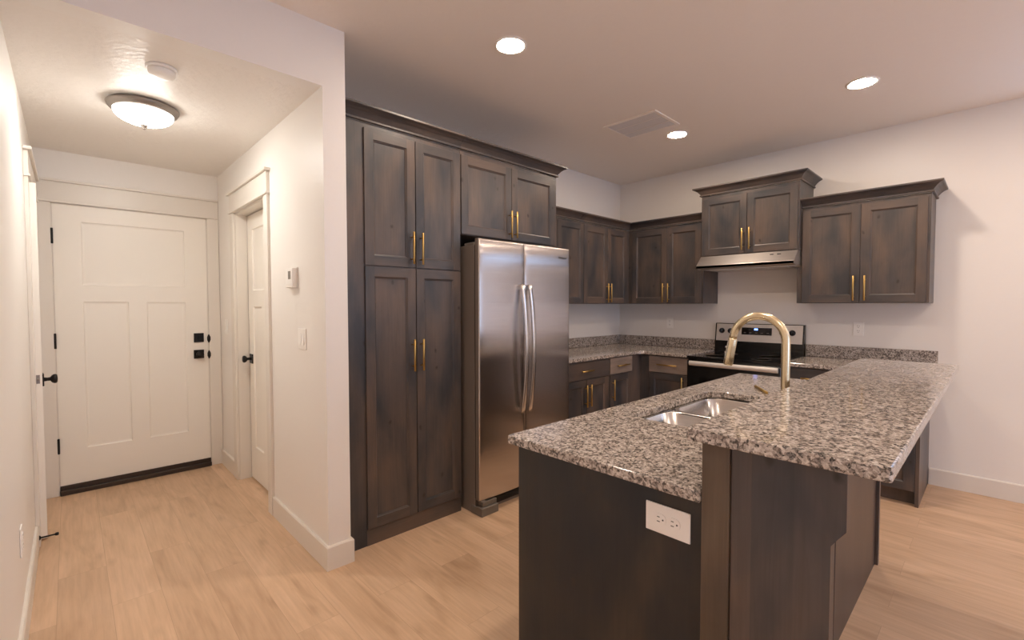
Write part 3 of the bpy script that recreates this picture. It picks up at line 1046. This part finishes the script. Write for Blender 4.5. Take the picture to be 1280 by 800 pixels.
# tangent leaving the arch, slightly outward
tx, tz = math.sin(q), -math.cos(q)
ex, ez = path[-1][1], path[-1][2]
path.append((0, ex + tx * 0.012, ez + tz * 0.012))
MB().tube(path, 0.0155, 20).build('gooseneck', 'champagne', t)
hp = [(0, ex + tx * s, ez + tz * s) for s in (0.0125, 0.018, 0.05, 0.09, 0.123, 0.128)]
hd_ = MB().tube(hp, [0.0155, 0.0172, 0.0178, 0.0185, 0.0188, 0.016], 20).build('spray_head', 'champagne', t)
for s in (0.055, 0.078):
    bx, bz = ex + tx * s + 0.0178 * math.cos(q), ez + tz * s + 0.0178 * math.sin(q)
    MB().lathe([(0.0, -0.006), (0.005, -0.004), (0.0065, 0.0), (0.005, 0.004), (0.0, 0.006)], (0, bx, bz), 'z', 12).build('spray_button', 'bright_metal', hd_)
MB().tube([(0.016, 0, 0.05), (0.034, 0, 0.052), (0.040, 0.004, 0.06), (0.046, 0.01, 0.10)], [0.010, 0.010, 0.006, 0.0045], 12).build('lever', 'champagne', t)

# short brass rod left lying on the worktop
pm = MB()
pm.lathe([(0.0, -0.099), (0.0055, -0.099), (0.0068, -0.097), (0.0068, 0.097), (0.0055, 0.099), (0.0, 0.099)], (0, 0, 0.0068), 'x', 16)
o = pm.build('brass_rod', 'brass')
o.location = (2.620, 0.849, 0.9142)
o.rotation_euler = (0, 0, math.atan2(0.111, 0.165))
tag(o, 'short brass rod lying loose on the island worktop beyond the sink', 'rod')

# ------------------------------------------------------------------ refrigerator
FX0, FX1, FYF = 1.8856, 2.7874, 2.2687
t = thing('refrigerator', 'stainless steel side-by-side refrigerator between the pantry and base cabinets', 'refrigerator', (FX0, FYF, 0))
W = FX1 - FX0
m = MB()
m.box(0.003, W - 0.003, 0.060, 0.78, 0.0, 1.752, bevel=0.004, seg=2)
m.build('case', 'fridge_case', t)
m = MB().box(0.006, W - 0.006, 0.046, 0.060, 0.10, 1.755)
m.build('gasket', 'dark_gasket', t)
seam = 2.2955 - FX0

def fridge_door(x0, x1, z0, z1, ytop):
    """front bows gently outward; rounded edges; material 0 front, 1 sides"""
    m = MB()
    nx, nz = 14, 5
    bulge = 0.007
    us = [0, 0.012, 0.03] + [0.03 + 0.94 * k / nx for k in range(1, nx)] + [0.97, 0.988, 1]
    prof_z = [(z0, 0.006), (z0 + 0.006, 0.0)] + [(z0 + (z1 - z0) * k / 12, 0.0) for k in range(1, 12)] + [(z1 - 0.014, 0.0005), (z1 - 0.006, 0.0025), (z1 - 0.002, 0.006), (z1, 0.011)]
    rows = []
    for z, back in prof_z:
        row = []
        for u in us:
            e = min(u, 1 - u) * (x1 - x0)
            rr = 0.012
            edge = rr - math.sqrt(max(0, rr * rr - max(0, rr - e) ** 2)) if e < rr else 0.0
            y = bulge * (2 * u - 1) ** 2 + edge * 0.7 + back
            row.append(m.bm.verts.new((x0 + (x1 - x0) * u, y, z)))
        rows.append(row)
    for a, b in zip(rows, rows[1:]):
        for k in range(len(us) - 1):
            f = m.bm.faces.new((a[k], a[k + 1], b[k + 1], b[k]))
            f.smooth = True
    yb = 0.0455
    loop = rows[0][:] + [r[-1] for r in rows[1:]] + rows[-1][-2::-1] + [r[0] for r in rows[-2:0:-1]]
    back = [m.bm.verts.new((v.co.x, yb, v.co.z)) for v in loop]
    n = len(loop)
    for k in range(n):
        f = m.bm.faces.new((loop[k], loop[(k + 1) % n], back[(k + 1) % n], back[k]))
        f.material_index = 1
    f = m.bm.faces.new(back)
    f.material_index = 1
    return m

def fridge_handle(xc):
    z0, z1 = 0.622, 1.507
    m = MB()
    path = []
    for k in range(25):
        s = k / 24
        z = z0 + (z1 - z0) * s
        bow = 0.018 + 0.042 * (1 - (2 * s - 1) ** 2)
        path.append((xc, -bow, z))
    m.tube(path, 1.0, 16, flat=(0.0155, 0.009))
    for z in (z0 + 0.02, z1 - 0.02):
        m.box(xc - 0.010, xc + 0.010, -0.02, 0.004, z - 0.016, z + 0.016, bevel=0.002)
    return m
for (a, b, hx_) in ((0.0, seam - 0.002, 2.252 - FX0), (seam + 0.002, W, 2.322 - FX0)):
    d = fridge_door(a, b, 0.098, 1.793, 0).build('door', ['fridge_steel', 'fridge_case'], t)
    fridge_handle(hx_).build('handle', 'handle_steel', d)
    if a > 0.1:
        cu = bpy.data.curves.new('logo_lettering', 'FONT')
        cu.body = 'Whirlpool'
        cu.size = 0.024
        cu.extrude = 0.0006
        cu.align_x = 'CENTER'
        tmp = bpy.data.objects.new('logo_tmp', cu)
        COL.objects.link(tmp)
        bpy.context.view_layer.update()
        me = bpy.data.meshes.new_from_object(tmp.evaluated_get(bpy.context.evaluated_depsgraph_get()))
        bpy.data.objects.remove(tmp)
        me.materials.clear()
        me.materials.append(M['slot_black'])
        lo = bpy.data.objects.new('logo', me)
        COL.objects.link(lo)
        lo.parent = d
        lo.location = (2.691 - FX0, 0.0015, 1.712)
        lo.rotation_euler = (PI / 2, 0, 0)
m = MB()
m.box(0.16, W - 0.16, 0.052, 0.062, 0.022, 0.088, bevel=0.002)
for k in range(4):
    m.box(0.17, W - 0.17, 0.047, 0.054, 0.030 + 0.014 * k, 0.036 + 0.014 * k)
m.build('toe_grille', 'dark_gasket', t)
for s in (0, 1):
    f = MB()
    x0 = 0.0 if s == 0 else W - 0.145
    f.box(x0, x0 + 0.145, -0.014, 0.10, 0.0, 0.055, bevel=0.003)
    f.box(x0 + 0.02, x0 + 0.14, 0.0, 0.05, 0.058, 0.088, bevel=0.002)
    f.build('foot_cover', 'foot_plastic', t)
    f = MB()
    x0 = 0.01 if s == 0 else W - 0.08
    f.box(x0, x0 + 0.07, 0.07, 0.17, 1.7525, 1.772, bevel=0.003)
    f.build('hinge_cover', 'foot_plastic', t)
    h = MB().box(x0 + 0.0 if s == 0 else x0 + 0.03, x0 + 0.04 if s == 0 else x0 + 0.07, 0.005, 0.055, 0.0885, 0.0965, bevel=0.002)
    h.build('lower_hinge', 'pewter', t)

# ------------------------------------------------------------------ range
RY1 = 1.938
t = thing('electric_range', 'black and stainless electric range under the hood', 'range', (4.062, RY1, 0), R90)
W = RY1 - 1.164
m = MB()
m.box(0, W, 0.012, 0.62, 0.04, 0.885, bevel=0.003)
for x in (0.03, W - 0.07):
    for y in (0.05, 0.55):
        m.box(x, x + 0.04, y, y + 0.04, 0, 0.04)
m.build('body', 'black_enamel', t)
m = MB().box(-0.004, W + 0.004, -0.008, 0.585, 0.8855, 0.904, bevel=0.004, seg=2)
ck = m.build('cooktop', 'black_glass', t)
for x, y, r in ((0.2, 0.16, 0.10), (0.57, 0.16, 0.075), (0.2, 0.43, 0.075), (0.57, 0.43, 0.10)):
    MB().lathe([(r, 0), (r, 0.0006), (r - 0.003, 0.0006), (r - 0.003, 0.0)], (x, y, 0.9041), 'z', 40).build('burner_ring', 'pewter', ck)
d = MB().box(0.004, W - 0.004, -0.018, 0.011, 0.255, 0.868, bevel=0.004).build('oven_door', 'black_enamel', t)
MB().box(0.12, W - 0.12, -0.0195, -0.0185, 0.40, 0.72).build('oven_window', 'black_glass', d)
m = MB()
m.prism([(-0.058 + 0.015 * math.cos(2 * PI * k / 20), 0.847 + 0.0205 * math.sin(2 * PI * k / 20)) for k in range(20)], 'x', 0.045, W - 0.012)
for x in (0.07, W - 0.05):
    m.box(x, x + 0.026, -0.05, -0.017, 0.834, 0.860, bevel=0.003)
for f in m.bm.faces:
    f.smooth = False
m.build('handle', 'satin_steel', d)
dr = MB().box(0.004, W - 0.004, -0.016, 0.011, 0.06, 0.245, bevel=0.004).build('storage_drawer', 'black_enamel', t)
m = MB()
m.prism([(0.588, 0.885), (0.588, 1.010), (0.610, 1.186), (0.645, 1.186), (0.645, 0.885)], 'x', 0.0, W)
bg = m.build('backguard', 'black_enamel', t)
# stainless face on the sloped front of the backguard
def slope(z):
    return 0.588 + (z - 1.010) * 0.022 / 0.176
m = MB()
m.prism([(slope(1.016) - 0.004, 1.016), (slope(1.016), 1.016), (slope(1.180), 1.180), (slope(1.180) - 0.004, 1.180)], 'x', 0.012, W - 0.012)
m.build('control_panel', 'satin_steel', bg)
m = MB()
xa, xb = RY1 - 1.688, RY1 - 1.424
m.prism([(slope(1.082) - 0.006, 1.082), (slope(1.082) - 0.004, 1.082), (slope(1.150) - 0.004, 1.150), (slope(1.150) - 0.006, 1.150)], 'x', xa, xb)
dp = m.build('display', 'black_glass', bg)
xm = (xa + xb) / 2
m = MB()
m.prism([(slope(1.126) - 0.0068, 1.126), (slope(1.126) - 0.006, 1.126), (slope(1.143) - 0.006, 1.143), (slope(1.143) - 0.0068, 1.143)], 'x', xm - 0.020, xm + 0.012)
m.build('clock', 'clock_blue', dp)
for k in range(5):
    z, x = 1.098, xa + 0.02 + k * 0.05
    m = MB().prism([(slope(z) - 0.0066, z), (slope(z) - 0.006, z), (slope(z) - 0.006, z + 0.006), (slope(z) - 0.0066, z + 0.006)], 'x', x, x + 0.02)
    m.build('button', 'grey_screen', dp)
for y in (1.872, 1.790, 1.336, 1.256):
    k = MB()
    z = 1.113
    x = RY1 - y
    k.lathe([(0.026, 0), (0.026, -0.008), (0.020, -0.012), (0.019, -0.028), (0.016, -0.030), (0.0, -0.030)], (x, slope(z) - 0.004, z), 'y', 24)
    k.box(x - 0.003, x + 0.003, slope(z) - 0.037, slope(z) - 0.030, z - 0.018, z + 0.018, bevel=0.001)
    k.build('knob', 'black_enamel', bg)

# range hood
t = thing('range_hood', 'slim stainless under-cabinet range hood above the range', 'range hood', (4.205, 1.935, 0), R90)
W = 1.935 - 1.132
D = XS - 4.205 - 0.002
m = MB()
m.prism([(0.0, 1.697), (0.0, 1.722), (0.100, 1.8135), (D, 1.8135), (D, 1.690), (0.04, 1.690), (0.04, 1.697)], 'x', 0, W, 0, 0.0015)
m.build('canopy', 'hood_steel', t)
MB().box(0.08, W - 0.08, 0.10, D - 0.06, 1.683, 1.6895).build('filter', 'grille_paint', t)
for k in range(2):
    s = 0.072
    MB().box(W - 0.20 + k * 0.055, W - 0.172 + k * 0.055, s - 0.004, s + 0.01, 1.722 + 0.915 * s - 0.006, 1.722 + 0.915 * s + 0.004, bevel=0.001).build('switch', 'slot_black', t)

# ------------------------------------------------------------------ small fittings
def plate(t, w, h, d=0.005):
    return MB().box(-w / 2, w / 2, -d, 0, -h / 2, h / 2, bevel=0.002, seg=2).build('cover_plate', 'white_plastic', t)

def receptacle(t, x, z, rot=False):
    """one round-sided socket with two slots and an earth hole"""
    m = MB()
    pts = [(max(-0.0145, min(0.0145, 0.017 * math.cos(2 * PI * k / 24))), 0.017 * math.sin(2 * PI * k / 24)) for k in range(24)]
    if rot:
        pts = [(b, a) for a, b in pts]
    pts = [(x + a, z + b) for a, b in pts]
    m.prism(pts, 'y', -0.0075, -0.0048)
    s = m.build('socket', 'white_plastic', t)
    m = MB()
    for (a, b, hx_, hz_) in ((-0.006, 0.004, 0.0011, 0.0042), (0.006, 0.004, 0.0011, 0.0036)):
        if rot:
            a, b, hx_, hz_ = -b, a, hz_, hx_
        m.box(x + a - hx_, x + a + hx_, -0.0078, -0.0074, z + b - hz_, z + b + hz_)
    e = (x + 0.0085, z) if rot else (x, z - 0.0085)
    m.lathe([(0.0024, -0.0078), (0.0024, -0.0074)], (e[0], 0, e[1]), 'y', 10)
    m.build('slots', 'slot_black', s)

# island outlet: faces -x; plate lies on its side
t = thing('island_outlet', 'white duplex outlet lying sideways on the island end panel', 'outlet', (1.1195, 0.582, 0.801), R90)
plate(t, 0.124, 0.077)
receptacle(t, -0.0195, 0.0, True)
receptacle(t, 0.0195, 0.0, True)

for nm, y, z, lab in (('wall_outlet', 0.788, 1.166, 'white wall outlet above the short worktop right of the range'),
                      ('wall_outlet', 2.449, 1.171, 'white wall outlet between the corner and the range')):
    t = thing(nm, lab, 'outlet', (XS - 0.0005, y, z), R90, 'kitchen wall outlets')
    plate(t, 0.072, 0.116)
    receptacle(t, 0, 0.0195)
    receptacle(t, 0, -0.0195)
t = thing('wall_outlet', 'white outlet low on the hallway left wall near the baseboard', 'outlet', (XL + 0.0005, 2.72, 0.41), PI / 2)
plate(t, 0.072, 0.116)
receptacle(t, 0, 0.0195)
receptacle(t, 0, -0.0195)

def switch(lab, y, z, gangs):
    t = thing('light_switch', lab, 'light switch', (XR - 0.0005, y, z), R90)
    plate(t, 0.072 + 0.046 * (gangs - 1), 0.117)
    for g in range(gangs):
        x = (g - (gangs - 1) / 2) * 0.046
        MB().prism([(-0.005, -0.033), (-0.0105, -0.033), (-0.006, 0.033), (-0.005, 0.033)], 'x', x - 0.0165, x + 0.0165).build('rocker', 'white_plastic', t)
switch('white double rocker switch below the thermostat near the wall end', 2.677, 1.178, 2)
switch('white single switch between the front door and the side door', 4.40, 1.19, 1)

t = thing('thermostat', 'white wall thermostat with grey display above the double switch', 'thermostat', (XR - 0.0005, 2.795, 1.522), R90)
MB().box(-0.062, 0.062, -0.006, 0, -0.060, 0.060, bevel=0.002).build('back_plate', 'white_plastic', t)
b_ = MB().box(-0.058, 0.058, -0.030, -0.006, -0.055, 0.055, bevel=0.004, seg=2).build('body', 'white_plastic', t)
MB().box(-0.010, 0.030, -0.0308, -0.030, -0.008, 0.038).build('display', 'grey_screen', b_)
for x in (-0.030, 0.0, 0.030):
    MB().box(x - 0.008, x + 0.008, -0.0315, -0.0295, -0.040, -0.030, bevel=0.001).build('button', 'white_plastic', b_)

# door stop on the left baseboard
t = thing('door_stop', 'dark spring door stop sticking out of the left baseboard', 'door stop', (XL + 0.0145, 3.69, 0.060), 0)
MB().lathe([(0.013, 0), (0.012, 0.004), (0.005, 0.007)], (0, 0, 0), 'x', 14).build('base', 'black_metal', t)
MB().lathe([(0.0045, 0.005), (0.0045, 0.062)], (0, 0, 0), 'x', 12).build('rod', 'black_metal', t)
MB().lathe([(0.005, 0.062), (0.009, 0.066), (0.009, 0.076), (0.006, 0.079), (0, 0.079)], (0, 0, 0), 'x', 14).build('tip', 'black_metal', t)

# ceiling register
t = thing('ceiling_vent', 'square white return-air grille on the kitchen ceiling', 'vent', (3.265, 1.955, ZC), 0)
hx_, hy_ = 0.188, 0.226
m = MB()
for (x0, x1, y0, y1) in ((-hx_, hx_, -hy_, -hy_ + 0.025), (-hx_, hx_, hy_ - 0.025, hy_), (-hx_, -hx_ + 0.025, -hy_ + 0.025, hy_ - 0.025), (hx_ - 0.025, hx_, -hy_ + 0.025, hy_ - 0.025)):
    m.box(x0, x1, y0, y1, -0.008, 0, bevel=0.002)
m.build('frame', 'ceiling_paint', t)
m = MB()
n = 22
for k in range(n):
    y = -hy_ + 0.03 + (2 * hy_ - 0.06) * (k + 0.5) / n
    m.prism([(y - 0.010, -0.002), (y - 0.009, -0.001), (y + 0.007, -0.0075), (y + 0.006, -0.0085)], 'x', -hx_ + 0.026, hx_ - 0.026)
m.build('louvres', 'grille_paint', t)
m = MB()
for x in (-0.062, 0.062):
    m.box(x - 0.003, x + 0.003, -hy_ + 0.026, hy_ - 0.026, -0.0095, -0.0088)
m.build('cross_bars', 'ceiling_paint', t)
MB().box(-hx_ + 0.02, hx_ - 0.02, -hy_ + 0.02, hy_ - 0.02, -0.0008, 0.0).build('backing', 'grille_paint', t)

# smoke alarm
t = thing('smoke_alarm', 'round white smoke alarm on the hallway ceiling', 'smoke alarm', (0.335, 2.69, ZH), 0)
MB().lathe([(0.061, 0), (0.061, -0.012), (0.058, -0.014)], (0, 0, 0), 'z', 40).build('mounting_base', 'white_plastic', t)
al = MB().lathe([(0.053, -0.014), (0.052, -0.030), (0.044, -0.040), (0.02, -0.042), (0, -0.042)], (0, 0, 0), 'z', 40).build('cover', 'white_plastic', t)
m = MB()
for k in range(9):
    a = math.radians(40 + k * 9)
    p = [(0.0528 * math.cos(q), 0.0528 * math.sin(q)) for q in (a, a + 0.12)]
    m.quad([(p[0][0], p[0][1], -0.018), (p[1][0], p[1][1], -0.018), (p[1][0] * 1.005, p[1][1] * 1.005, -0.026), (p[0][0] * 1.005, p[0][1] * 1.005, -0.026)])
m.build('sounder_slots', 'grey_screen', al)

# hallway flush light
t = thing('hall_ceiling_light', 'lit white dome ceiling light with pewter rim in the hallway', 'ceiling light', (0.322, 3.262, ZH), 0)
MB().lathe([(0.120, 0), (0.155, -0.004), (0.162, -0.012), (0.158, -0.022), (0.150, -0.034), (0.137, -0.042), (0.130, -0.040), (0.128, -0.03), (0.0, -0.03)], (0, 0, 0), 'z', 48).build('rim', 'pewter', t)
g = [(0.134, -0.0405)]
for k in range(1, 13):
    a = PI / 2 * k / 12
    g.append((0.134 * math.cos(a), -0.0405 - 0.064 * math.sin(a)))
MB().lathe(g, (0, 0, 0), 'z', 48).build('glass_dome', 'dome_glass', t)
MB().lathe([(0.018, -0.102), (0.022, -0.106), (0.017, -0.112), (0.007, -0.118), (0.008, -0.126), (0.0, -0.131)], (0, 0, 0), 'z', 20).build('finial', 'pewter', t)

# recessed lights
cans = [(1.760, 1.850, 'recessed ceiling light nearest the hallway and pantry'),
        (3.665, 0.622, 'recessed ceiling light nearest the right-hand wall, over the short worktop'),
        (3.657, 1.855, 'recessed ceiling light beside the ceiling grille'),
        (1.760, 0.622, 'recessed ceiling light straight above the near end of the bar'),
        (0.620, -0.55, 'added fill light, recessed in the ceiling behind the viewer near the left wall'),  # unseen lamp, added to brighten the left wall and hallway floor
        (3.665, -0.75, 'added fill light, recessed in the ceiling behind the viewer near the high window'),  # this one and the rest are unseen, added for more bounce light
        (1.760, -2.30, 'added fill light, recessed in the ceiling by the patio door, nearer the left wall'),
        (3.665, -2.30, 'added fill light, recessed in the ceiling by the patio door, nearer the high window')]
src = None
for x, y, lab in cans:
    if src is None:
        src = thing('recessed_light', lab, 'ceiling light', (x, y, ZC), 0, 'recessed kitchen ceiling lights')
        MB().lathe([(0.088, 0), (0.088, -0.003), (0.082, -0.006), (0.071, -0.005), (0.071, 0)], (0, 0, 0), 'z', 40).build('trim_ring', 'white_plastic', src)
        MB().lathe([(0.0705, -0.0030), (0.055, -0.0055), (0.03, -0.0070), (0.0, -0.0075)], (0, 0, 0), 'z', 40).build('lens', 'can_lens', src)
        continue
    c = src.copy()
    COL.objects.link(c)
    c.location = (x, y, ZC)
    c['label'] = lab
    for ch in list(src.children):
        d = ch.copy()
        COL.objects.link(d)
        d.parent = c
